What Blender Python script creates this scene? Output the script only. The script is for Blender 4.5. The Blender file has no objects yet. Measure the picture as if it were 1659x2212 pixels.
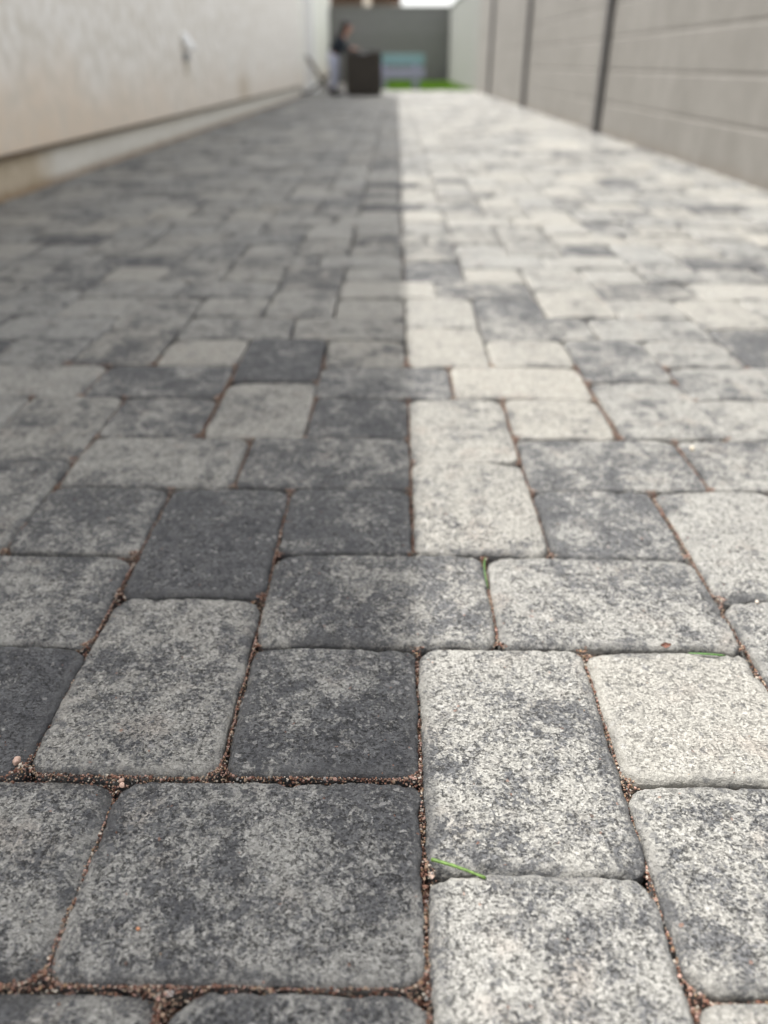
import bpy, bmesh, math, random
import numpy as np
from mathutils import Vector, Matrix, Euler
R = math.radians
random.seed(7)
rng = np.random.default_rng(11)
S = bpy.context.scene
COL = S.collection

# ------------------------------------------------------------------ camera, sky, sun, exposure
U = 0.15                      # short side of a paver, metres
H = 0.457                     # camera height
cam = bpy.data.cameras.new('camera')
cam.sensor_fit = 'VERTICAL'; cam.sensor_height = 32.0; cam.lens = 32.0 * 1907 / 2560
cam.clip_start = 0.02; cam.clip_end = 2000
cam.dof.use_dof = True; cam.dof.focus_distance = 0.575; cam.dof.aperture_fstop = 2.9
camo = bpy.data.objects.new('camera', cam); COL.objects.link(camo)
camo.location = (0, 0, H); camo.rotation_euler = (R(90 - 30.45), 0, R(0.78))
S.camera = camo

SUN_EL, SUN_AHEAD = 62.0, 35.0       # elevation; azimuth turned from straight left towards the far end
az = R(180 - SUN_AHEAD)              # direction towards the sun, from +X counter-clockwise
sv = Vector((math.cos(R(SUN_EL)) * math.cos(az), math.cos(R(SUN_EL)) * math.sin(az), math.sin(R(SUN_EL))))
sun = bpy.data.lights.new('sun', 'SUN'); sun.energy = 2.0; sun.angle = R(0.53); sun.color = (1.0, 0.975, 0.935)
suno = bpy.data.objects.new('sun', sun); COL.objects.link(suno)
suno.rotation_euler = sv.to_track_quat('Z', 'Y').to_euler(); suno.location = (-4, 4, 9)
W = bpy.data.worlds.new('World'); S.world = W; W.use_nodes = True
nt = W.node_tree; nt.nodes.clear()
sky = nt.nodes.new('ShaderNodeTexSky'); sky.sky_type = 'NISHITA'; sky.sun_disc = False
sky.sun_elevation = R(SUN_EL); sky.sun_rotation = math.atan2(sv.x, sv.y)
sky.dust_density = 3.0; sky.ozone_density = 1.0; sky.air_density = 1.0
bg = nt.nodes.new('ShaderNodeBackground'); bg.inputs[1].default_value = 0.15
wo = nt.nodes.new('ShaderNodeOutputWorld')
hsv = nt.nodes.new('ShaderNodeHueSaturation'); hsv.inputs['Saturation'].default_value = .20     # thin high haze
nt.links.new(sky.outputs[0], hsv.inputs['Color']); nt.links.new(hsv.outputs[0], bg.inputs[0]); nt.links.new(bg.outputs[0], wo.inputs[0])
S.view_settings.view_transform = 'Standard'; S.view_settings.look = 'None'
S.view_settings.exposure = 1.60; S.view_settings.gamma = 1.0
S.cycles.max_bounces = 8; S.cycles.diffuse_bounces = 5
S.cycles.use_denoising = True

# ------------------------------------------------------------------ helpers
def tag(o, label=None, cat=None, group=None, kind=None):
    if label: o['label'] = label
    if cat: o['category'] = cat
    if group: o['group'] = group
    if kind: o['kind'] = kind
    return o

def empty(name, loc, rz=0):
    o = bpy.data.objects.new(name, None); COL.objects.link(o)
    o.location = loc; o.rotation_euler = (0, 0, rz); o.empty_display_size = 0.1
    return o

def link(name, me, mat=None, parent=None, loc=(0, 0, 0), rot=(0, 0, 0)):
    o = bpy.data.objects.new(name, me); COL.objects.link(o)
    if mat: me.materials.append(mat)
    o.location = loc; o.rotation_euler = rot
    if parent: o.parent = parent
    return o

def np_mesh(name, V, F, smooth=True, nside=4):
    """mesh from numpy arrays: V (n,3), F (m,nside) or list of such arrays"""
    me = bpy.data.meshes.new(name)
    Fs = F if isinstance(F, list) else [F]
    nl = sum(f.size for f in Fs); npoly = sum(len(f) for f in Fs)
    me.vertices.add(len(V)); me.vertices.foreach_set('co', np.ascontiguousarray(V, dtype=np.float32).ravel())
    me.loops.add(nl); me.loops.foreach_set('vertex_index', np.concatenate([f.ravel() for f in Fs]).astype(np.int32))
    me.polygons.add(npoly)
    tot = np.concatenate([np.full(len(f), f.shape[1]) for f in Fs]).astype(np.int32)
    st = np.concatenate([[0], np.cumsum(tot)[:-1]]).astype(np.int32)
    me.polygons.foreach_set('loop_start', st)
    me.polygons.foreach_set('use_smooth', np.full(npoly, smooth))
    me.update(calc_edges=True); me.validate()
    return me

class MB:
    def __init__(self): self.bm = bmesh.new()
    def box(self, c, s, rot=None, bevel=0.0, seg=2):
        M = Matrix.Translation(c) @ (Euler(rot).to_matrix().to_4x4() if rot else Matrix()) @ Matrix.Diagonal((*s, 1))
        r = bmesh.ops.create_cube(self.bm, size=1, matrix=M)
        if bevel:
            es = list({e for v in r['verts'] for e in v.link_edges})
            bmesh.ops.bevel(self.bm, geom=es, offset=bevel, segments=seg, affect='EDGES', profile=0.6)
        return self
    def rod(self, a, b, r, r2=None, n=10):
        a, b = Vector(a), Vector(b); d = b - a
        M = Matrix.Translation((a + b) / 2) @ d.to_track_quat('Z', 'Y').to_matrix().to_4x4()
        bmesh.ops.create_cone(self.bm, cap_ends=True, segments=n, radius1=r, radius2=r if r2 is None else r2, depth=d.length, matrix=M)
        return self
    def ball(self, c, s, n=16, rot=None):
        M = Matrix.Translation(c) @ (Euler(rot).to_matrix().to_4x4() if rot else Matrix()) @ Matrix.Diagonal((*s, 1))
        bmesh.ops.create_uvsphere(self.bm, u_segments=n, v_segments=n // 2 + 2, radius=1, matrix=M)
        return self
    def prism(self, pts, y0, y1):
        """outline in (x, z), extruded along y"""
        a = [self.bm.verts.new((x, y0, z)) for x, z in pts]; b = [self.bm.verts.new((x, y1, z)) for x, z in pts]
        n = len(pts)
        self.bm.faces.new(a); self.bm.faces.new(b[::-1])
        for i in range(n): self.bm.faces.new((a[i], b[i], b[(i + 1) % n], a[(i + 1) % n]))
        return self
    def build(self, name, mat, parent=None, loc=(0, 0, 0), rot=(0, 0, 0), smooth=False):
        bmesh.ops.recalc_face_normals(self.bm, faces=self.bm.faces)
        me = bpy.data.meshes.new(name); self.bm.to_mesh(me); self.bm.free()
        if smooth: me.polygons.foreach_set('use_smooth', [True] * len(me.polygons))
        return link(name, me, mat, parent, loc, rot)

# --- vectorised value noise
def _hash(ix, iy, iz):
    h = (ix.astype(np.int64) * 374761393 + iy.astype(np.int64) * 668265263 + iz.astype(np.int64) * 2147483647) & 0xFFFFFFFF
    h = ((h ^ (h >> 13)) * 1274126177) & 0xFFFFFFFF
    h = h ^ (h >> 16)
    return (h & 0xFFFF) / 32767.5 - 1.0
def vnoise(x, y, z=0.0):
    z = np.full_like(x, z) if np.isscalar(z) else z
    xi, yi, zi = np.floor(x), np.floor(y), np.floor(z)
    fx, fy, fz = x - xi, y - yi, z - zi
    fx = fx * fx * (3 - 2 * fx); fy = fy * fy * (3 - 2 * fy); fz = fz * fz * (3 - 2 * fz)
    def L(a, b, t): return a + (b - a) * t
    c = {}
    for dx in (0, 1):
        for dy in (0, 1):
            for dz in (0, 1): c[dx, dy, dz] = _hash(xi + dx, yi + dy, zi + dz)
    return L(L(L(c[0,0,0], c[1,0,0], fx), L(c[0,1,0], c[1,1,0], fx), fy), L(L(c[0,0,1], c[1,0,1], fx), L(c[0,1,1], c[1,1,1], fx), fy), fz)

# --- photograph pixel (1659 x 2212 view) to a point on the paving
def at(x, y):
    v = y - 137.0
    return ((x - 855) / (.283 * v) * U, .388 + (1000 / v - .648) / .148 * U)
def LX(x): return (x + .15) * U
def LY(d): return .388 + d * U

# ------------------------------------------------------------------ materials
class Mat:
    def __init__(self, name, rough=0.8, spec=0.3):
        self.m = bpy.data.materials.new(name); self.m.use_nodes = True
        self.nt = self.m.node_tree; self.b = self.nt.nodes['Principled BSDF']
        self.b.inputs['Roughness'].default_value = rough; self.b.inputs['Specular IOR Level'].default_value = spec
        self.geo = None
    def n(self, t, **kw):
        x = self.nt.nodes.new(t)
        for k, v in kw.items(): setattr(x, k, v)
        return x
    def l(self, a, b): self.nt.links.new(a, b)
    def put(self, sock, v):
        if hasattr(v, 'links') or hasattr(v, 'is_linked'): self.l(v, sock)
        else: sock.default_value = v
    def pos(self):
        if not self.geo: self.geo = self.n('ShaderNodeNewGeometry')
        return self.geo.outputs['Position']
    def noise(self, vec, scale, detail=2, rough=0.5, dist=0.0):
        x = self.n('ShaderNodeTexNoise'); self.l(vec, x.inputs['Vector'])
        x.inputs['Scale'].default_value = scale; x.inputs['Detail'].default_value = detail
        x.inputs['Roughness'].default_value = rough; x.inputs['Distortion'].default_value = dist
        return x.outputs['Fac']
    def voro(self, vec, scale, feature='F1', out='Distance', rnd=1.0):
        x = self.n('ShaderNodeTexVoronoi', feature=feature); self.l(vec, x.inputs['Vector'])
        x.inputs['Scale'].default_value = scale; x.inputs['Randomness'].default_value = rnd
        return x.outputs[out]
    def math(self, op, a, b=0.0, c=0.0, clamp=False):
        x = self.n('ShaderNodeMath', operation=op, use_clamp=clamp)
        self.put(x.inputs[0], a); self.put(x.inputs[1], b)
        if op in ('MULTIPLY_ADD', 'SMOOTH_MIN', 'COMPARE'): self.put(x.inputs[2], c)
        return x.outputs[0]
    def vmath(self, op, a, b):
        x = self.n('ShaderNodeVectorMath', operation=op); self.put(x.inputs[0], a); self.put(x.inputs[1], b)
        return x.outputs[0]
    def ramp01(self, v, lo, hi, a=0.0, b=1.0):
        x = self.n('ShaderNodeMapRange', interpolation_type='SMOOTHSTEP')
        self.put(x.inputs['Value'], v); self.put(x.inputs['From Min'], lo); self.put(x.inputs['From Max'], hi)
        self.put(x.inputs['To Min'], a); self.put(x.inputs['To Max'], b)
        return x.outputs[0]
    def mix(self, f, a, b, blend='MIX'):
        x = self.n('ShaderNodeMix', data_type='RGBA', blend_type=blend)
        self.put(x.inputs['Factor'], f)
        for s, v in (('A', a), ('B', b)):
            sock = [i for i in x.inputs if i.name == s and i.type == 'RGBA'][0]
            self.put(sock, (*v, 1) if isinstance(v, tuple) and len(v) == 3 else v)
        return [o for o in x.outputs if o.type == 'RGBA'][0]
    def bump(self, h, dist, strength=1.0, prev=None):
        x = self.n('ShaderNodeBump'); x.inputs['Distance'].default_value = dist; x.inputs['Strength'].default_value = strength
        self.l(h, x.inputs['Height'])
        if prev is not None: self.l(prev, x.inputs['Normal'])
        self.l(x.outputs[0], self.b.inputs['Normal'])
        return x.outputs[0]
    def color(self, c): self.put(self.b.inputs['Base Color'], (*c, 1) if isinstance(c, tuple) else c)
    def sep(self, v):
        x = self.n('ShaderNodeSeparateXYZ'); self.l(v, x.inputs[0]); return x.outputs

def simple(name, c, rough=0.7, spec=0.3, var=0.12, scale=30, bump=0.0):
    M = Mat(name, rough, spec)
    n = M.noise(M.pos(), scale, 4, 0.6)
    lo = tuple(x * (1 - var) for x in c); hi = tuple(min(1, x * (1 + var)) for x in c)
    M.color(M.mix(M.ramp01(n, .3, .7), lo, hi))
    if bump: M.bump(n, bump)
    return M.m

def stone_material():
    M = Mat('tumbled_concrete', 0.82, 0.25)
    at_ = M.n('ShaderNodeAttribute', attribute_name='stone')
    r, g, b = M.sep(at_.outputs['Vector'])          # dark share, warmth, seed
    cx = M.n('ShaderNodeCombineXYZ'); M.l(M.math('MULTIPLY', b, 37.0), cx.inputs[0]); M.l(M.math('MULTIPLY', b, 91.0), cx.inputs[1]); M.l(M.math('MULTIPLY', b, 13.0), cx.inputs[2])
    p = M.vmath('ADD', M.pos(), cx.outputs[0])
    wob = M.n('ShaderNodeTexNoise'); M.l(p, wob.inputs['Vector']); wob.inputs['Scale'].default_value = 160
    pw = M.vmath('ADD', p, M.vmath('MULTIPLY', M.vmath('SUBTRACT', wob.outputs['Color'], (.5, .5, .5)), (.004, .004, .004)))
    edge = at_.outputs['Alpha']
    n1 = M.noise(M.vmath('MULTIPLY', p, (1.0, .75, 1.0)), 14, 3, 0.55, 0.5)
    n2 = M.noise(p, 72, 4, 0.62)
    n3 = M.noise(p, 520, 3, 0.7)
    cell = M.voro(pw, 540, out='Color'); cr, cg, cb = M.sep(cell)
    cell2 = M.voro(pw, 250, out='Color'); dr, dg, db = M.sep(cell2)
    m = M.math('ADD', M.math('MULTIPLY', n1, .50), M.math('MULTIPLY', n2, .36))
    m = M.math('ADD', m, M.math('MULTIPLY', M.noise(p, 33, 3, .55, .6), .44))
    m = M.math('ADD', m, M.math('MULTIPLY', n3, .36))
    m = M.math('ADD', m, M.math('MULTIPLY', cr, .14))
    m = M.math('ADD', m, M.math('MULTIPLY', dr, .12))        # mean about .85
    thr = M.math('MULTIPLY_ADD', r, -.58, 1.245)
    mask = M.ramp01(M.math('SUBTRACT', m, thr), -.105, .105)
    light = M.mix(g, (.318, .314, .293), (.365, .348, .306))
    n4 = M.noise(p, 26, 2)
    light = M.mix(M.ramp01(n4, .55, .75, 0, .35), light, (.315, .268, .228))       # faint pinkish-tan bloom
    dark = M.mix(M.ramp01(n2, .35, .65), (.072, .073, .077), (.124, .125, .127))
    c = M.mix(mask, light, dark)
    # worn smooth arris: the cement skin, less speckled
    skin = M.math('MULTIPLY', edge, M.ramp01(n1, .40, .62, .0, .55))
    c = M.mix(skin, c, M.mix(M.ramp01(n1, .35, .65), (.215, .213, .20), (.088, .088, .089)))
    # grains: each a little lighter or darker
    gv = M.math('MULTIPLY_ADD', M.math('SUBTRACT', cg, .5), M.math('MULTIPLY_ADD', edge, -.35, .60), 1.0)
    gc = M.n('ShaderNodeCombineXYZ')
    for i in range(3): M.l(gv, gc.inputs[i])
    c = M.mix(1.0, c, gc.outputs[0], 'MULTIPLY')
    c = M.mix(M.ramp01(db, .972, .985, 0, .45), c, (.43, .42, .40))             # pale aggregate chips
    c = M.mix(M.ramp01(dg, .965, .98, 0, .5), c, (.085, .088, .095))              # dark chips
    c = M.mix(M.ramp01(cb, .9985, .999, 0, .5), c, (.28, .13, .08))             # a rusty grain here and there
    # pores, plus the fine shadow lines behind grains, painted in as dark pits
    pit_shade = M.math('MULTIPLY', M.ramp01(M.noise(M.vmath('MULTIPLY', p, (.7, 1.25, 1.0)), 480, 3, .6), .565, .615), M.ramp01(n2, .35, .55, .35, 1))
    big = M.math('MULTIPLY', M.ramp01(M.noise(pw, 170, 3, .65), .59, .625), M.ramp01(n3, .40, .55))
    hole_shade = M.math('MAXIMUM', big, pit_shade, clamp=True)
    hole_shade = M.math('MULTIPLY', hole_shade, M.math('MULTIPLY', M.ramp01(r, .0, .42, .45, 1), M.math('MULTIPLY_ADD', edge, -.8, 1.0)))
    c = M.mix(M.math('MULTIPLY', hole_shade, .70), c, (.030, .029, .028))
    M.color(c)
    hgt = M.math('ADD', M.math('MULTIPLY', n3, .9), M.math('MULTIPLY', cg, .28))
    hgt = M.math('SUBTRACT', hgt, M.math('MULTIPLY', hole_shade, .75))
    M.bump(hgt, .0024, 1.0)
    return M.m

def sand_material(bed=False):
    M = Mat('joint_sand' if not bed else 'sand_bed', 0.75, 0.35)
    if bed:
        c = M.voro(M.pos(), 520, out='Color'); x, y, z = M.sep(c)
        col = M.mix(M.ramp01(x, .1, .9), (.05, .028, .02), (.22, .12, .075))
        col = M.mix(M.ramp01(y, .8, .9), col, (.42, .32, .23))
        M.color(col); M.bump(M.voro(M.pos(), 520), .002)
    else:
        a = M.n('ShaderNodeAttribute', attribute_name='grain')
        M.color(a.outputs['Color'])
    return M.m

def stucco_material():
    M = Mat('stucco', 0.9, 0.15)
    x, y, z = M.sep(M.pos())
    n1 = M.noise(M.pos(), 2.2, 3, .6); n2 = M.noise(M.pos(), 13, 4, .6); n3 = M.noise(M.pos(), 120, 3, .6)
    c = M.mix(M.ramp01(n2, .3, .7), (.73, .685, .60), (.92, .89, .83))
    # warmer tan tone near the ground, stronger at the near end
    dz = M.math('ADD', z, M.math('MULTIPLY', M.math('SUBTRACT', n1, .5), .55))
    warm_low = M.math('MULTIPLY', M.ramp01(dz, .16, .58, 1, 0), M.ramp01(y, 1.5, 7.5, .9, .3))
    warm_low = M.math('MULTIPLY', warm_low, M.ramp01(n2, .25, .62, .45, 1))
    c = M.mix(warm_low, c, (.77, .61, .44))
    # one rusty run mark by the wall foot
    ey = M.math('DIVIDE', M.math('SUBTRACT', y, 8.5), .34); ez = M.math('DIVIDE', M.math('SUBTRACT', z, .25), .14)
    e = M.math('ADD', M.math('MULTIPLY', ey, ey), M.math('MULTIPLY', ez, ez))
    c = M.mix(M.ramp01(M.math('ADD', e, M.math('MULTIPLY', n2, .5)), .2, 1.9, .45, 0), c, (.48, .38, .25))
    M.color(c)
    M.bump(M.math('ADD', M.math('MULTIPLY', n3, .6), M.math('MULTIPLY', n2, .6)), .004, .8)
    return M.m

def footing_material():
    M = Mat('footing_concrete', 0.85, 0.2)
    x, y, z = M.sep(M.pos())
    n = M.noise(M.pos(), 9, 4, .6); n2 = M.noise(M.pos(), 45, 3, .6)
    grey = M.mix(M.ramp01(n, .3, .7), (.74, .705, .62), (.82, .79, .71))
    tan = M.mix(M.ramp01(n, .3, .7), (.52, .43, .30), (.63, .54, .41))
    yj = M.math('ADD', y, M.math('MULTIPLY', n, .12))
    c = M.mix(M.ramp01(yj, 3.50, 3.78), tan, grey)
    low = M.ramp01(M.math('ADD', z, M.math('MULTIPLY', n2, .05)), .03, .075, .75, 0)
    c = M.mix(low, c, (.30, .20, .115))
    M.color(c); M.bump(n2, .004, .6)
    return M.m

def block_material(name, a, b, low):
    M = Mat(name, 0.9, 0.15)
    x, y, z = M.sep(M.pos())
    cv = M.n('ShaderNodeCombineXYZ'); M.l(y, cv.inputs[0]); M.l(z, cv.inputs[1])
    br = M.n('ShaderNodeTexBrick', offset=.5, squash=1.0)
    M.l(cv.outputs[0], br.inputs['Vector'])
    br.inputs['Scale'].default_value = 1.0; br.inputs['Brick Width'].default_value = .406; br.inputs['Row Height'].default_value = .203
    br.inputs['Mortar Size'].default_value = .004; br.inputs['Mortar Smooth'].default_value = .3; br.inputs['Bias'].default_value = 0
    br.inputs['Color1'].default_value = (.35, .35, .35, 1); br.inputs['Color2'].default_value = (.65, .65, .65, 1); br.inputs['Mortar'].default_value = (.3, .3, .3, 1)
    n = M.noise(M.pos(), 7, 4, .65); n2 = M.noise(M.pos(), 220, 3, .7)
    sc = M.vmath('MULTIPLY', M.pos(), (1, 9, .6)); streak = M.noise(sc, 1.0, 3, .6)
    f = M.math('ADD', M.math('MULTIPLY', br.outputs['Color'], .35), M.math('ADD', M.math('MULTIPLY', n, .45), M.math('MULTIPLY', streak, .25)))
    c = M.mix(M.ramp01(f, .3, .75), a, b)
    c = M.mix(M.ramp01(M.math('ADD', z, M.math('MULTIPLY', n, .12)), .05, .14, .6, 0), c, low)
    M.color(c); M.bump(n2, .002, .7)
    return M.m

MS = stone_material(); MSAND = sand_material(); MBED = sand_material(True)
MST = stucco_material(); MFT = footing_material()
MBW = block_material('block_grey', (.170, .161, .145), (.227, .217, .198), (.168, .148, .125))
MGW = block_material('block_sage', (.182, .184, .17), (.228, .23, .212), (.165, .165, .125))
MBK = block_material('block_dark', (.175, .170, .162), (.213, .208, .2), (.17, .17, .125))
M_POST = simple('weathered_steel', (.115, .11, .105), .7)
M_SCREED = simple('screed_metal', (.13, .095, .065), .7)
M_WHITE = simple('white_paint', (.86, .86, .84), .45, .4, .03)
M_GREY = simple('grey_plastic', (.33, .335, .335), .5)
M_CREAM = simple('cream_paint', (.66, .63, .54), .8)
M_ROOF = simple('roof_tile', (.16, .12, .10), .85, .2, .25, 6, .02)
M_EAVE = simple('eave_paint', (.45, .42, .38), .8)
M_GLASS = simple('dark_glass', (.03, .035, .04), .08, .5)
M_BIN = simple('brown_resin', (.036, .029, .021), .55, .4, .2, 14)
M_LID = simple('brown_lid', (.058, .052, .046), .5, .4, .15, 14)
M_TURQ = simple('turquoise_paint', (.16, .27, .255), .55, .35, .08)
M_LILAC = simple('lilac_paint', (.30, .295, .40), .55, .35, .08)
M_SKIN = simple('skin', (.50, .29, .22), .55, .35, .06)
M_HAIR = simple('dark_hair', (.018, .013, .011), .5, .4, .3, 60)
M_TOP = simple('slate_knit', (.035, .042, .052), .9, .1, .2, 90)
M_TROUS = simple('pale_denim', (.50, .52, .63), .9, .1, .15, 90)
M_SHOE = simple('black_shoe', (.012, .012, .014), .6)
M_FRAME = simple('dark_frame', (.05, .05, .048), .5, .4)
M_TAN = simple('tan_canvas', (.36, .25, .14), .9, .1, .15, 60)
M_DIRT = simple('bare_earth', (.22, .16, .11), .95, .1, .25, 8)
M_STEM = simple('grass_stem', (.10, .175, .035), .45, .4, .35, 400)
M_SPROUT = simple('sprout_green', (.06, .14, .03), .5, .4, .3, 300)
M_LEAF = simple('dry_leaf', (.15, .075, .055), .8, .2, .3, 300)

# ------------------------------------------------------------------ ground, lawn
g = MB(); g.box((0, 0, -.12), (1200, 1200, .02)); tag(g.build('ground', M_DIRT), kind='structure')
PAVE_END = LY(112)
lg = MB(); lg.box((.60, (PAVE_END + 27.2) / 2 + .02, -.055), (2.1, 27.2 - PAVE_END, .06))
pt = MB(); pt.box((-1.25, (PAVE_END + 27.2) / 2 + .02, -.058), (1.59, 27.2 - PAVE_END, .06))
tag(pt.build('patio', simple('patio_concrete', (.20, .185, .165), .9, .1, .2, 5, .003)), kind='structure')
M_LAWN = simple('turf', (.05, .12, .012), .9, .1, .3, 25)
tag(lg.build('lawn_base', M_LAWN), kind='structure')
def lawn_blades():
    n = 26000
    x = rng.uniform(-.44, 1.60, n); y = PAVE_END + .04 + rng.uniform(0, 1, n) ** 1.2 * (26.2 - PAVE_END)
    h = rng.uniform(.025, .065, n); a = rng.uniform(0, 2 * np.pi, n); w = .007; le = rng.uniform(-.5, .5, (n, 2)) * h[:, None]
    V = np.zeros((n, 3, 3)); dx, dy = np.cos(a) * w, np.sin(a) * w
    V[:, 0] = np.stack([x - dx, y - dy, np.full(n, -.027)], 1); V[:, 1] = np.stack([x + dx, y + dy, np.full(n, -.027)], 1)
    V[:, 2] = np.stack([x + le[:, 0], y + le[:, 1], -.027 + h], 1)
    me = np_mesh('grass', V.reshape(-1, 3), np.arange(3 * n).reshape(-1, 3), False)
    Mg = simple('grass_blade', (.13, .25, .012), .6, .3, .3, 5)
    tag(link('grass', me, Mg), 'bright green lawn grass beyond the end of the paving', 'grass', kind='stuff')
lawn_blades()

# ------------------------------------------------------------------ paving
TILE = [(-2, 0, 1, 1.5), (-2, 1.5, 1, 1.5), (-1, 0, 1, 1), (-1, 1, 1.5, 1), (-1, 2, 1, 1), (-1.5, 3, 1.5, 1),
        (0, -.5, 1, 1.5), (0, 2, 1, 1.5), (.5, 1, 1.5, 1), (1, 0, 1, 1), (1, 2, 1, 1), (1, 3, 1.5, 1)]
# what single near stones look like: (dark share, warmth)
LOOK = {(-1, 1): (.53, .35), (.5, 1): (.43, .25), (-1, 0): (.64, .15), (0, -.5): (.42, .35), (1, 0): (.17, .65), (1, -1): (.42, .35),
        (0, -2): (.42, .2), (-1.5, -1): (.54, .1), (-3, -1): (.50, .2), (-2, 0): (.44, .35), (-3, 0): (.82, .1), (-2, 1.5): (.78, .1),
        (-3.5, 1): (.48, .2), (-3, 2): (.56, .2), (-1, 2): (.64, .1), (0, 2): (.36, .6), (1, 2): (.62, .1), (2, 1.5): (.34, .25),
        (2, 0): (.48, .2), (-3, 3): (.36, .4), (-1.5, 3): (.56, .3), (0, 3.5): (.34, .6), (1, 3): (.52, .25), (2.5, 3): (.5, .3),
        (1, 4): (.26, .8), (2, 4): (.42, .3), (2, 5.5): (.46, .2), (-3, 4): (.52, .3), (-2, 4): (.34, .6), (-1, 4): (.62, .1),
        (-3.5, 5): (.58, .1), (-1, 5): (.52, .1), (.5, 5): (.16, .9), (-1, 6): (.36, .9), (-2, 5.5): (.70, .0), (-3, 6): (.22, .8),
        (0, 6): (.24, .8), (1, 6): (.26, .7), (-2, -2.5): (.6, .1), (-1, -2): (.6, .1), (1, -2): (.3, .4), (3, 5): (.38, .2), (3, 6): (.40, .3), (-4, 4): (.42,.6)}

def stone_grid(w, d, nx, ny, seed, fine):
    """top surface and skirt of one tumbled stone, centred on the origin, top at z = 0"""
    rs = np.random.default_rng(seed)
    a, b = w / 2, d / 2
    rad = np.clip(rs.normal(.0140, .0048, 4), .006, .024)
    def axis(n):       # denser towards the edges
        t = np.linspace(-1, 1, n); return np.sign(t) * (1 - (1 - np.abs(t)) ** 1.45)
    X, Y = np.meshgrid(axis(nx) * a, axis(ny) * b, indexing='ij')
    q = np.where(X >= 0, np.where(Y >= 0, 0, 3), np.where(Y >= 0, 1, 2)); r = rad[q]
    ax, ay = np.abs(X), np.abs(Y); rx, ry = np.maximum(ax - (a - r), 0) / r, np.maximum(ay - (b - r), 0) / r
    cx, cy = rx * np.sqrt(1 - ry * ry / 2), ry * np.sqrt(1 - rx * rx / 2)
    corner = (rx > 0) & (ry > 0)
    px = np.where(corner, a - r + cx * r, ax); py = np.where(corner, b - r + cy * r, ay)
    t = np.where(corner, r - np.hypot(cx, cy) * r, np.minimum(a - ax, b - ay))
    t = np.maximum(t, 0)
    PX, PY = np.sign(X) * px, np.sign(Y) * py
    so = seed * 7.31
    bev, drop = rs.uniform(.0042, .0062), rs.uniform(.003, .0045)
    edge = np.clip(1 - t / .02, 0, 1)
    if fine:
        wob = (vnoise(PX * 45 + so, PY * 45, so) * .0013 + vnoise(PX * 170 + so, PY * 170, 3 + so) * .0009 + vnoise(PX * 420 + so, PY * 420, 23 + so) * .0005) * edge
        wob2 = (vnoise(PX * 45 + so, PY * 45, 9 + so) * .0013 + vnoise(PX * 170 + so, PY * 170, 13 + so) * .0009 + vnoise(PX * 420 + so, PY * 420, 33 + so) * .0005) * edge
    else: wob = wob2 = 0
    k = np.clip(1 - t / bev, 0, 1)
    Z = -drop * k ** 2.2
    big = np.clip(1 - t / .05, 0, 1); Z -= .0010 * big * big
    dc = np.hypot(a - np.abs(PX), b - np.abs(PY)); kc = np.clip(1 - dc / .055, 0, 1); Z -= rs.uniform(.0018, .0048, 4)[q] * kc ** 2.2
    if fine:
        Z += vnoise(PX * 22 + so, PY * 22, 1.5 + so) * .0006 + vnoise(PX * 90 + so, PY * 90, 2.5 + so) * .00045 + vnoise(PX * 300 + so, PY * 300, 4.5 + so) * .00035 + vnoise(PX * 620 + so, PY * 620, 6.5 + so) * .00025
        Z -= np.maximum(vnoise(PX * 120 + so, PY * 120, 7.5 + so) - .45, 0) * .0035 * (k > 0)
    if fine:      # knocked-off bits along the arris
        for _ in range(rs.integers(3, 8)):
            e = rs.integers(0, 4); f = rs.uniform(-.95, .95)
            qx, qy = (f * a, (b if e == 0 else -b)) if e < 2 else ((a if e == 2 else -a), f * b)
            rr = rs.uniform(.003, .009); dd = np.hypot(PX - qx, PY - qy) + vnoise(PX * 260 + so, PY * 260, 40 + so) * .0018
            Z -= rs.uniform(.0012, .0038) * np.clip(1.3 - dd / rr, 0, 1) ** .7
    PX = PX + wob; PY = PY + wob2
    V = np.stack([PX.ravel(), PY.ravel(), Z.ravel()], 1)
    A = np.clip(1.25 - t / .009, 0, 1).ravel()
    idx = np.arange(nx * ny).reshape(nx, ny)
    F = np.stack([idx[:-1, :-1], idx[1:, :-1], idx[1:, 1:], idx[:-1, 1:]], -1).reshape(-1, 4)
    ring = np.concatenate([idx[:, 0], idx[-1, 1:], idx[-2::-1, -1], idx[0, -2:0:-1]])
    low = V[ring].copy(); low[:, 2] = -.055
    mid = V[ring].copy(); mid[:, 2] -= .006; mid[:, :2] *= 1.004
    n0 = len(V); m = len(ring); V = np.concatenate([V, mid, low])
    i = np.arange(m); j = (i + 1) % m
    F = np.concatenate([F, np.stack([ring[i], n0 + i, n0 + j, ring[j]], 1)[:, ::-1] * 1, np.stack([n0 + i, n0 + m + i, n0 + m + j, n0 + j], 1)[:, ::-1]])
    # make every face point outwards: skirt order depends on ring direction (counter-clockwise seen from above)
    F[len(F) - 2 * m:] = F[len(F) - 2 * m:, ::-1]
    A = np.concatenate([A, np.ones(len(V) - n0)])
    return V, F, A

def look_attr(A, dk, wm, sd): return np.stack([np.full(len(A), dk), np.full(len(A), wm), np.full(len(A), sd), A], 1)

def add_attr(me, name, cols):
    a = me.attributes.new(name, 'FLOAT_COLOR', 'POINT'); a.data.foreach_set('color', np.ascontiguousarray(cols, dtype=np.float32).ravel())

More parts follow.
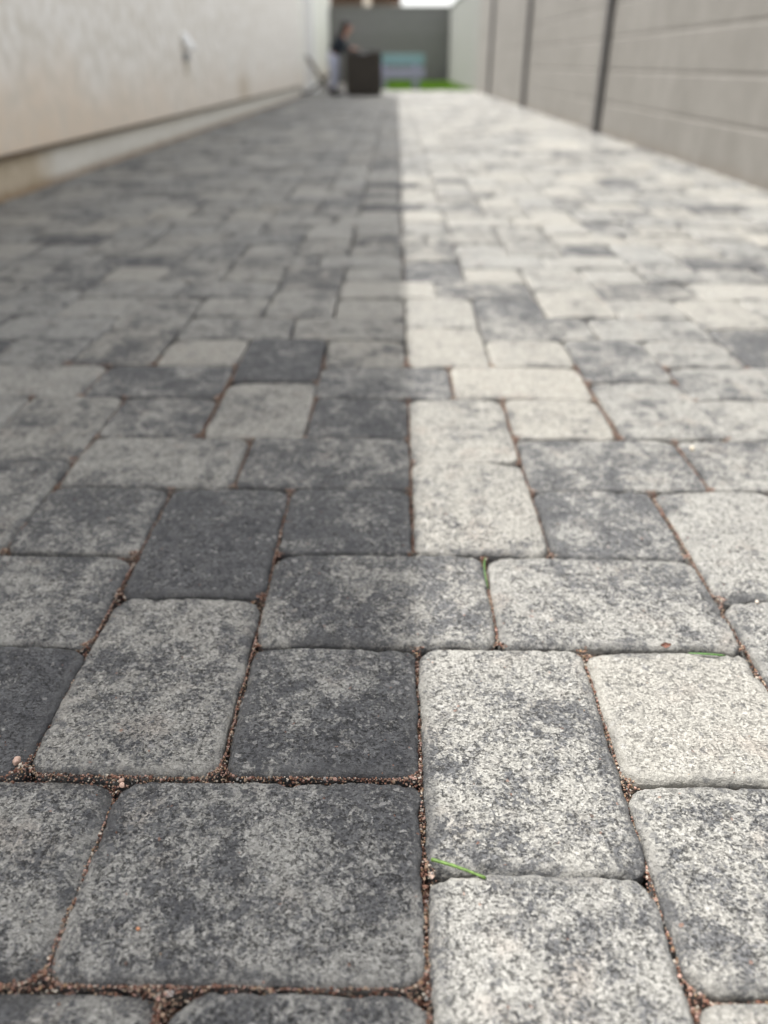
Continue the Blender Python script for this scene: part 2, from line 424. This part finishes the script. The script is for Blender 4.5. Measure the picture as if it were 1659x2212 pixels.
LEFT_X, RIGHT_X = -1.49, 1.55
stones = []
for i in range(-4, 5):
    for j in range(-2, 31):
        for (x, d, w, l) in TILE:
            X, D = x + 4 * i, d + 4 * j
            if D < -4 or D + l > 112.6: continue
            if LX(X + w) < LEFT_X - .02 or LX(X) > RIGHT_X + .02: continue
            stones.append((X, D, w, l))
def shown(s):      # rough share of the picture, for choosing the stones that show largest
    X, D, w, l = s; xc, yc = LX(X + w / 2), LY(D + l / 2)
    if yc < .16: return 0
    z = yc * .862 + H * .507
    px = .5 + xc / z / (829.5 / 1648 * 2)
    if px < -.12 or px > 1.12: return 0
    return w * l / z ** 3
order = sorted(range(len(stones)), key=lambda k: -shown(stones[k]))
near = set(k for k in order[:100] if shown(stones[k]) > 0)
pave = empty('pavement', (0, 0, 0)); tag(pave, 'grey and charcoal tumbled concrete paving laid between the house and the block wall', 'pavement', kind='structure')
bed = MB(); bed.box((.03, (PAVE_END - 1.0) / 2, -.061), (3.2, PAVE_END + 1.0, .066)); bed.build('sand_bed', MBED, pave)

placed = []; farV, farF, farA = [], [], []; off = 0
for k, (X, D, w, l) in enumerate(stones):
    rs = np.random.default_rng(1000 + k)
    ww, ll = w * U - rs.uniform(.0026, .0050), l * U - rs.uniform(.0026, .0044) - (.0016 if X < 0 and D <= 0 else 0) - (.0018 if D > 3.5 else 0)
    cx, cy = LX(X + w / 2) + rs.normal(0, .0007), LY(D + l / 2) + rs.normal(0, .0005)
    rz = rs.normal(0, .0045); zt = rs.normal(0, .0011); tx, ty = rs.normal(0, .008), rs.normal(0, .008)
    key = (X, D)
    if key in LOOK: dk, wm = LOOK[key]
    else:
        u = rs.uniform()
        dk = float(np.clip(rs.normal(.46, .11) if D < 7 else rs.normal(.38, .12), .15, .8)) if u > .07 else rs.uniform(.14, .25)
        wm = float(np.clip(rs.normal(.32, .25), 0, 1)) if u > .16 else rs.uniform(.5, .85)
    sd = (k * .6180339) % 1.0
    if k in near:
        close = D < 4.6
        n = 128 if D < 1.6 else (80 if close else 34)
        V, F, A = stone_grid(ww, ll, int(n * w), int(n * l), k + 1, True)
        me = np_mesh('paving_stone', V, F)
        add_attr(me, 'stone', look_attr(A, dk, wm, sd))
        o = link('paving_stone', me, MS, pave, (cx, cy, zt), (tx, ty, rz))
        if dk < .1: o['label'] = 'plain cream paving stone'
        elif dk > .77: o['label'] = 'dark charcoal paving stone'
    else:
        V, F, A = stone_grid(ww, ll, 8, 8, k + 1, False)
        c, s = math.cos(rz), math.sin(rz)
        V = np.stack([V[:, 0] * c - V[:, 1] * s + cx, V[:, 0] * s + V[:, 1] * c + cy, V[:, 2] + zt], 1)
        farV.append(V); farF.append(F + off); farA.append(look_attr(A, dk, wm, sd)); off += len(V)
    placed.append((cx, cy, ww, ll, rz, D))
fm = np_mesh('distant_paving', np.concatenate(farV), np.concatenate(farF)); add_attr(fm, 'stone', np.concatenate(farA))
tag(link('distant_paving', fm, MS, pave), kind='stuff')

# sand grains in the joints (near part, where single grains can be seen)
def grains():
    step = .00120
    xs = np.arange(-.75, .85, step); ys = np.arange(.17, 1.35, step)
    GX, GY = np.meshgrid(xs, ys, indexing='ij'); GX = GX.ravel() + rng.uniform(-.5, .5, GX.size) * step; GY = GY.ravel() + rng.uniform(-.5, .5, GY.size) * step
    vis = np.abs(GX) < .07 + (GY * .862 + H * .507) * .53
    GX, GY = GX[vis], GY[vis]
    clear = np.full(len(GX), 1.0); across = np.zeros(len(GX), bool)
    for (cx, cy, w, d, rz, D) in placed:
        if cy > 1.6 or cy < 0 or abs(cx) > 1.1: continue
        sel = np.where((np.abs(GX - cx) < w / 2 + .02) & (np.abs(GY - cy) < d / 2 + .02))[0]
        c, s = math.cos(-rz), math.sin(-rz)
        dx, dy = GX[sel] - cx, GY[sel] - cy
        x, y = np.abs(dx * c - dy * s), np.abs(dx * s + dy * c)
        r = .0140; qx, qy = x - (w / 2 - r), y - (d / 2 - r)
        sdf = np.hypot(np.maximum(qx, 0), np.maximum(qy, 0)) + np.minimum(np.maximum(qx, qy), 0) - r
        nearer = sdf < clear[sel]; across[sel[nearer]] = (qy > qx)[nearer]
        clear[sel] = np.minimum(clear[sel], sdf)
    keep = (clear > -.0022) & (clear < .9)
    fill = vnoise(GX * 16 + 3.1, GY * 16 + 8.2, 5.5) * .5 + vnoise(GX * 60, GY * 60, 1.5) * .35
    lvl = -.0112 + np.clip((clear + .0004) / .0042, 0, 1) * .0098 + fill * .005
    patch = vnoise(GX * 21 + 31.7, GY * 21 + 5.3, 2.5)
    lvl -= np.where(across & (clear < .0032) & ~((GY < .41) & (GX < .03)), .0040 + .006 * (patch < .1), 0)
    lvl += np.where((GY < .41) & (GX < .03), .0035, 0) + np.where(GY < .28, .0015, 0)
    keep &= (lvl > -.0125) & (rng.uniform(0, 1, len(GX)) < .78)
    GX, GY, lvl = GX[keep], GY[keep], lvl[keep]
    ns = 260      # a few strays lying on the stones beside the joints
    pick = rng.integers(0, len(GX), ns); ang = rng.uniform(0, 6.28, ns); dd = rng.exponential(.012, ns) + .004
    GX = np.concatenate([GX, GX[pick] + np.cos(ang) * dd]); GY = np.concatenate([GY, GY[pick] + np.sin(ang) * dd]); lvl = np.concatenate([lvl, np.full(ns, .0004)])
    n = len(GX); size = np.exp(rng.normal(math.log(.00068), .33, n)); size = np.clip(size, .00035, .0016); size[-ns:] *= .7
    bm = bmesh.new(); bmesh.ops.create_icosphere(bm, subdivisions=1, radius=1)
    base = np.array([v.co[:] for v in bm.verts]); fac = np.array([[v.index for v in f.verts] for f in bm.faces]); bm.free()
    nv = len(base)
    q = rng.normal(size=(n, 3)); sc = rng.uniform(.65, 1.25, (n, 3)) * size[:, None]
    V = base[None] * (1 + rng.uniform(-.22, .22, (n, nv, 1))) * sc[:, None]
    V[..., 0] += GX[:, None]; V[..., 1] += GY[:, None]; V[..., 2] += (lvl + rng.uniform(-.0008, .0008, n))[:, None]
    F = (fac[None] + (np.arange(n) * nv)[:, None, None]).reshape(-1, 3)
    pal = np.array([(.17, .07, .042), (.10, .042, .028), (.30, .15, .095), (.42, .29, .19), (.46, .27, .21), (.58, .50, .40), (.035, .024, .02), (.33, .20, .10), (.30, .28, .26)])
    pr = np.array([.16, .08, .18, .18, .16, .11, .05, .06, .02]); ci = rng.choice(len(pal), n, p=pr / pr.sum())
    pal = pal * .74 + pal.mean(1, keepdims=True) * .13
    c = pal[ci] * rng.uniform(.75, 1.2, (n, 1)); C = np.concatenate([np.repeat(c, nv, 0), np.ones((n * nv, 1))], 1)
    me = np_mesh('joint_sand', V.reshape(-1, 3), F, False); add_attr(me, 'grain', C)
    o = link('joint_sand', me, MSAND, pave); tag(o, kind='stuff')
    print('grains', n)
grains()

# ------------------------------------------------------------------ the house on the left
HEND = 13.75
house = empty('house', (-1.5, 5, 0)); tag(house, 'beige stucco house side above a low concrete footing beside the paving', 'house')
def hb(name, mat, *boxes, bevel=0.0, parent=house):
    m = MB()
    for c, s in boxes: m.box((c[0] + 1.5, c[1] - 5, c[2]), s, bevel=bevel)
    return m.build(name, mat, parent)
YN = -4.0
hb('wall', MST, ((-2.5, (YN + HEND) / 2, .155 + 1.4), (2.0 + .036, HEND - YN, 2.8)), bevel=.008)
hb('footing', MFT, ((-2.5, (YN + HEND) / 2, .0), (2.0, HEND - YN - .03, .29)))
hb('weep_screed', M_SCREED, ((-1.4895, (YN + HEND) / 2, .150), (.026, HEND - YN - .02, .012)))
hb('rear_wall', MST, ((-2.96, (HEND + 27) / 2, 1.47), (2.0, 27 - HEND - .004, 2.96)))
EX, EZ = -1.28, 3.0
roof = MB().prism([(EX, EZ - .16), (EX, EZ), (-4.5, EZ + 1.3), (-7.8, EZ), (-7.8, EZ - .16), (-4.5, EZ + 1.14)], YN - .3, 15.3)
roof.build('roof', M_ROOF, house, (1.5, -5, 0))
hb('soffit', M_EAVE, ((-1.95, (YN + 15.3) / 2 , EZ - .115), (1.25, 15.3 - YN, .03)))
post = empty('patio_post', (-1.60, 16.4, 0)); tag(post, 'white square post standing beyond the house corner', 'post')
MB().box((0, 0, 1.5), (.2, .2, 2.84), bevel=.012).build('shaft', M_WHITE, post)
MB().box((0, 0, .04), (.27, .27, .08), bevel=.01).build('plinth', M_WHITE, post)
MB().box((0, 0, 2.95), (.27, .27, .07), bevel=.01).build('capital', M_WHITE, post)

fx = empty('outdoor_outlet', (-1.482, 6.2, .55)); tag(fx, 'small white outlet cover with a grey lower box on the stucco wall', 'outlet')
MB().box((.030, 0, .035), (.05, .085, .115), rot=(0, R(-30), 0), bevel=.018, seg=4).build('cover', M_WHITE, fx)
MB().box((.016, 0, -.052), (.034, .06, .05), bevel=.006).build('box', M_GREY, fx)
MB().rod((.012, 0, -.077), (.012, 0, -.16), .009).build('conduit', M_CREAM, fx)

# ------------------------------------------------------------------ the block wall on the right
def course_profile(x, t, n, ch=.2035, j=.009, dp=.0031):
    pts = [(x + t, -.08), (x, -.08)]
    z = .005
    for k in range(n):
        top = z + ch
        pts += [(x, top - j / 2 - .009), (x + dp, top - j / 2), (x + dp, top + j / 2), (x, top + j / 2 + .009)] if k < n - 1 else [(x, top)]
        z = top
    pts += [(x + t, z)]
    return pts
bw = empty('block_wall', (1.55, 8, 0)); tag(bw, 'grey concrete block wall with slim dark posts along the sunlit side of the paving', 'wall')
MB().prism(course_profile(0, .15, 9), -10, LY(110) - 8).build('blockwork', MBW, bw)
MB().box((.075, (LY(110) - 18) / 2 + .0, 1.862), (.21, LY(110) + 2, .055), bevel=.006).build('coping', MBW, bw)
for dl in (41, 67, 93.5):
    MB().box((-.012, LY(dl) - 8, .93), (.074, .085, 1.92), bevel=.004).build('post', M_POST, bw)
gw = empty('garden_wall', (1.56, 22, 0)); tag(gw, 'sage grey wall running past the lawn beyond the paving', 'wall')
MB().prism(course_profile(0, .15, 9), LY(110) + .012 - 22, 4.4).build('blockwork', MGW, gw)
MB().box((.075, (LY(110) + .012 - 22 + 4.4) / 2, 1.862), (.2, 4.4 + 22 - LY(110) - .02, .055), bevel=.006).build('coping', MGW, gw)
bk = empty('rear_garden_wall', (0, 26.4, 0)); tag(bk, 'dark grey shaded wall closing off the far end of the garden', 'wall')
me_ = MB().prism(course_profile(0, .15, 9), -3.0, 1.96); me_.build('blockwork', MBK, bk, (.0, 0, 0), (0, 0, R(90)))
MB().box((.52, .075, 1.862), (4.9, .2, .055), bevel=.006).build('coping', MBK, bk)

# neighbour's house behind the far wall
nh = empty('neighbour_house', (-2.2, 34, 0)); tag(nh, 'house with dark eaves and a cream post peeking over the rear wall', 'house')
MB().box((-1.0, 2.0, 1.3), (6.0, 4, 2.6)).build('wall', simple('taupe_paint', (.20, .18, .16), .85), nh)
MB().prism([(2.4, 2.55), (2.4, 2.75), (-1, 4.3), (-4.6, 2.75), (-4.6, 2.55)], -1.2, 4.4).build('roof', M_ROOF, nh)
MB().box((1.15, -1.0, 1.28), (.26, .26, 2.54), bevel=.01).build('post', M_CREAM, nh)

# ------------------------------------------------------------------ things at the far end
bx = empty('storage_bin', (-.52, 14.35, 0)); tag(bx, 'dark brown ribbed storage bin with a flat lid at the end of the paving', 'bin')
b = MB(); b.box((0, 0, .30), (.56, .50, .57), bevel=.012)
for k in range(7): b.box((-.24 + k * .08, -.252, .29), (.055, .014, .48), bevel=.004)
for k in range(6): b.box((.282, -.20 + k * .08, .29), (.014, .055, .48), bevel=.004); b.box((-.282, -.20 + k * .08, .29), (.014, .055, .48), bevel=.004)
b.build('body', M_BIN, bx)
l = MB(); l.box((0, 0, .606), (.61, .55, .040), bevel=.012); l.box((0, 0, .629), (.50, .44, .012), bevel=.004); l.build('lid', M_LID, bx)
MB().box((0, -.282, .60), (.14, .02, .022), bevel=.005).build('handle', M_GREY, bx)

be = empty('garden_bench', (.10, 18.0, -.027)); tag(be, 'low bench with turquoise back and lilac seat standing on the grass', 'bench')
m = MB(); m.box((0, .17, .555), (.97, .028, .20), rot=(R(-6), 0, 0), bevel=.01); m.build('backrest', M_TURQ, be)
m = MB(); m.box((0, 0, .375), (.97, .36, .03), bevel=.008); m.box((0, -.165, .29), (.95, .028, .15), bevel=.006); m.build('seat', M_LILAC, be)
for sx in (-.36, .30):
    m = MB(); m.box((sx, -.13, .125), (.14, .05, .25), bevel=.006); m.build('leg', M_LILAC, be)
    m = MB(); m.box((sx, .155, .23), (.06, .04, .46), bevel=.006); m.build('leg', M_LILAC, be)

ch = empty('folding_chair', (-1.31, 14.75, 0)); tag(ch, 'low folding chair with dark frame and tan canvas beside the house corner', 'chair')
for sy in (-.2, .2):
    MB().rod((-.17, sy, .56), (.20, sy, .015), .013).build('leg', M_FRAME, ch)
    MB().rod((.20, sy * .9, .30), (-.20, sy * .9, .015), .013).build('leg', M_FRAME, ch)
for a_, b_ in (((-.17, -.2, .555), (-.17, .2, .555)), ((.2, -.2, .02), (.2, .2, .02)), ((-.2, -.18, .02), (-.2, .18, .02))): MB().rod(a_, b_, .012).build('crossbar', M_FRAME, ch)
MB().box((.05, 0, .295), (.36, .36, .018), rot=(0, R(-4), 0), bevel=.006).build('seat', M_TAN, ch)
MB().box((-.115, 0, .45), (.016, .38, .18), rot=(0, R(-30), 0), bevel=.006).build('backrest', M_TAN, ch)

# ------------------------------------------------------------------ person leaning over the bin
def skin_obj(name, pts, edges, mat, parent, sub=2):      # one vertex per joint, a radius at each
    me = bpy.data.meshes.new(name); me.from_pydata([p[:3] for p in pts], edges, [])
    o = link(name, me, mat, parent)
    mod = o.modifiers.new('skin', 'SKIN'); mod.use_smooth_shade = True
    for i, p in enumerate(pts):
        sv_ = me.skin_vertices[0].data[i]; rr = p[3]; sv_.radius = rr if isinstance(rr, tuple) else (rr, rr)
    me.skin_vertices[0].data[0].use_root = True
    s = o.modifiers.new('sub', 'SUBSURF'); s.levels = sub; s.render_levels = sub
    return o
pe = empty('person', (-1.02, 14.42, 0)); tag(pe, 'person with long dark hair in pale trousers leaning over the dark storage bin', 'person')
P = [(0, 0, .56, .055), (.05, 0, .65, .085), (.12, 0, .75, .09), (.17, 0, .82, .055), (.195, 0, .855, .036),     # pelvis, waist, chest, neck
     (.225, 0, .90, .058), (.245, 0, .955, .075), (.25, 0, 1.0, .055),                                          # head
     (-.005, .07, .52, .066), (.03, .075, .31, .048), (-.01, .075, .09, .032), (.0, .075, .045, .030), (.10, .08, .028, .024),
     (-.005, -.07, .52, .066), (.02, -.075, .31, .048), (-.03, -.075, .09, .032), (-.02, -.075, .045, .030), (.08, -.08, .028, .024),
     (.14, .11, .79, .04), (.19, .14, .67, .031), (.32, .12, .665, .024), (.36, .11, .66, .022),
     (.14, -.11, .79, .04), (.20, -.14, .67, .031), (.32, -.12, .665, .024), (.36, -.11, .66, .022)]
E = [(0,1),(1,2),(2,3),(3,4),(4,5),(5,6),(6,7),(0,8),(8,9),(9,10),(10,11),(11,12),(0,13),(13,14),(14,15),(15,16),(16,17),
     (2,18),(18,19),(19,20),(20,21),(2,22),(22,23),(23,24),(24,25)]
for hi, sgn in ((21, 1), (25, -1)):      # five fingers on each hand, resting on the lid
    hx, hy, hz = P[hi][:3]
    for f in range(4):
        L = (.050, .056, .053, .042)[f]; yy = hy + sgn * (-.018 + f * .012)
        i0 = len(P); P += [(hx + .022, yy, hz, .0072), (hx + .022 + L * .55, yy, hz - .002, .0066), (hx + .022 + L, yy + sgn * .002, hz - .010, .0055)]
        E += [(hi, i0), (i0, i0 + 1), (i0 + 1, i0 + 2)]
    i0 = len(P); P += [(hx + .0, hy - sgn * .026, hz - .003, .0082), (hx + .024, hy - sgn * .038, hz - .008, .0068)]
    E += [(hi, i0), (i0, i0 + 1)]
body = skin_obj('body', P, E, M_SKIN, pe)
MB().ball((.315, 0, .942), (.013, .010, .013)).build('nose', M_SKIN, body, smooth=True)
for s in (1, -1):
    MB().ball((.303, s * .026, .963), (.008, .010, .006)).build('eye', M_SHOE, body, smooth=True)
    MB().ball((.24, s * .077, .952), (.016, .008, .022)).build('ear', M_SKIN, body, smooth=True)
MB().ball((.306, 0, .915), (.008, .02, .006)).build('mouth', simple('lips', (.36, .14, .12), .5), body, smooth=True)
skin_obj('trousers', [(.035, 0, .655, .088), (.012, 0, .60, .112), (0, 0, .545, .112), (0, .068, .47, .088), (.028, .075, .31, .068), (-.008, .075, .085, .06), (0, -.068, .47, .088), (.018, -.075, .31, .068), (-.028, -.075, .085, .06)],
         [(0, 1), (1, 2), (2, 3), (3, 4), (4, 5), (2, 6), (6, 7), (7, 8)], M_TROUS, pe)
skin_obj('jumper', [(.004, 0, .568, .128), (.045, 0, .655, .122), (.115, 0, .75, .105), (.155, 0, .805, .07),
                    (.14, .112, .785, .052), (.19, .142, .67, .043), (.29, .125, .666, .034), (.14, -.112, .785, .052), (.20, -.142, .67, .043), (.29, -.125, .666, .034)],
         [(0, 1), (1, 2), (2, 3), (2, 4), (4, 5), (5, 6), (2, 7), (7, 8), (8, 9)], M_TOP, pe)
hr = MB(); hr.ball((.212, 0, .995), (.080, .086, .066), 20); hr.ball((.175, 0, .93), (.05, .08, .08), 16); hr.ball((.10, 0, .83), (.05, .085, .115), 16, (0, R(32), 0)); hr.ball((.05, 0, .735), (.032, .06, .085), 16, (0, R(34), 0))
hr.build('hair', M_HAIR, pe, smooth=True)
for x, y in ((.045, .078), (.025, -.078)):
    s = MB(); s.ball((x, y, .035), (.105, .042, .032), 18); s.ball((x - .05, y, .06), (.045, .038, .05), 14); s.box((x, y, .009), (.20, .072, .018), bevel=.006)
    s.build('shoe', M_SHOE, pe, smooth=False)

# ------------------------------------------------------------------ small things on the stones
def tube(name, path, radii, mat, flat=1.0, label=None, cat=None, nseg=8):
    n = len(path); V = []
    for i, p in enumerate(path):
        p = Vector(p); d = (Vector(path[min(i + 1, n - 1)]) - Vector(path[max(i - 1, 0)])).normalized()
        s = d.cross(Vector((0, 0, 1))).normalized(); u = s.cross(d)
        for k in range(nseg):
            a = 2 * math.pi * k / nseg; V.append(p + s * math.cos(a) * radii[i] + u * math.sin(a) * radii[i] * flat)
    F = [(i * nseg + k, i * nseg + (k + 1) % nseg, (i + 1) * nseg + (k + 1) % nseg, (i + 1) * nseg + k) for i in range(n - 1) for k in range(nseg)]
    F += [tuple(range(nseg))[::-1], tuple((n - 1) * nseg + k for k in range(nseg))]
    c = Vector(path[0]); me = bpy.data.meshes.new(name); me.from_pydata([v - c for v in V], [], F)
    me.polygons.foreach_set('use_smooth', [True] * len(me.polygons))
    o = link(name, me, mat, None, c); tag(o, label, cat); return o
def curve_pts(a, b, za, zb, sag, lift, n=14):
    (ax, ay), (bx_, by) = at(*a), at(*b); out = []
    for i in range(n):
        t = i / (n - 1); w = math.sin(math.pi * t)
        nx, ny = -(by - ay), bx_ - ax
        out.append((ax + (bx_ - ax) * t + nx * sag * w, ay + (by - ay) * t + ny * sag * w, za + (zb - za) * t + lift * w))
    return out
pts = curve_pts((943, 1861), (1060, 1899), .0030, .0024, .012, .0006)
tube('grass_clipping', pts, [.0013, .0013, .0012, .0012, .0012, .0012, .0011, .0011, .0011, .001, .001, .001, .0011, .0013], M_STEM, .8,
     'cut green grass stem lying across a joint between two sunlit stones', 'grass stem')
pts = curve_pts((1062, 1262), (1054, 1212), -.004, .006, .06, .004)
tube('grass_sprout', pts, [.0005 + .0004 * math.sin(math.pi * i / 13) for i in range(13)] + [.0003], M_SPROUT, .5,
     'tiny upright green sprout growing from a joint in the sunlit paving', 'sprout')
pts = curve_pts((1494, 1401), (1572, 1407), -.002, -.001, -.05, .0015)
tube('grass_clipping', pts, [.0006 + .0007 * math.sin(math.pi * i / 13) for i in range(14)], M_SPROUT, .5,
     'green grass blade caught in the joint behind the plain cream stone', 'grass blade')
def pebble(px, py, d, z, c, label, seed):
    rs = random.Random(seed); bm = bmesh.new(); bmesh.ops.create_icosphere(bm, subdivisions=3, radius=1)
    dirs = [Vector((rs.gauss(0, 1), rs.gauss(0, 1), rs.gauss(0, 1))).normalized() for _ in range(14)]; cut = [rs.uniform(.6, .9) for _ in dirs]
    for v in bm.verts:
        s = min([1.0] + [cc / max(.01, v.co.dot(dd)) for dd, cc in zip(dirs, cut) if v.co.dot(dd) > .3]); v.co = v.co * s
        v.co.x *= d * .50; v.co.y *= d * .40; v.co.z *= d * .34
    me = bpy.data.meshes.new('pebble'); bm.to_mesh(me); bm.free(); me.polygons.foreach_set('use_smooth', [True] * len(me.polygons))
    x, y = at(px, py)
    o = link('pebble', me, simple('pebble_stone', c, .7, .3, .2, 500), None, (x, y, z), (rs.uniform(-.2, .2), rs.uniform(-.2, .2), rs.uniform(0, 6)))
    tag(o, label, 'pebble', 'loose pebbles on the paving')
pebble(41, 1652, .0085, .0, (.50, .35, .28), 'largest pinkish pebble sitting in the sand beside a charcoal stone', 1)
pebble(270, 1692, .0055, .0, (.46, .31, .24), 'pink pebble lying further back of a touching pair in a sandy corner', 2)
pebble(272, 1703, .0055, .0, (.55, .38, .30), 'pink pebble lying in front of a touching pair in a sandy corner', 3)
pebble(376, 2150, .0055, -.002, (.72, .71, .68), 'white pebble in the reddish sand along the nearest wide joint', 4)
pebble(309, 2015, .0032, .001, (.55, .26, .14), 'tiny orange pebble resting on top of a big shaded stone', 5)
pebble(943, 1888, .0055, -.001, (.56, .42, .34), 'pale pink pebble in the joint beside the cut grass stem', 6)
pebble(1497, 966, .0085, .001, (.66, .58, .45), 'cream pebble in the far joint between sunlit speckled stones', 7)
pebble(1638, 1295, .0052, .001, (.62, .54, .46), 'pale pebble on the joint at the sunlit right edge', 8)
lf = bmesh.new(); bmesh.ops.create_grid(lf, x_segments=10, y_segments=6, size=1)
for v in lf.verts:
    x, y = v.co.x, v.co.y; wv = max(.08, 1 - abs(x) ** 1.8); v.co = Vector((x * .0048, y * .0026 * wv, .0012 * x * x + .0011 * y * y + .0004 * math.sin(9 * x)))
me = bpy.data.meshes.new('leaf_scrap'); lf.to_mesh(me); lf.free()
x, y = at(1444, 1394); o = link('leaf_scrap', me, M_LEAF, None, (x, y + .002, .001), (R(25), 0, R(8))); o.modifiers.new('thick', 'SOLIDIFY').thickness = .0003
tag(o, 'dry reddish brown leaf scrap wedged in a sunlit joint', 'leaf')
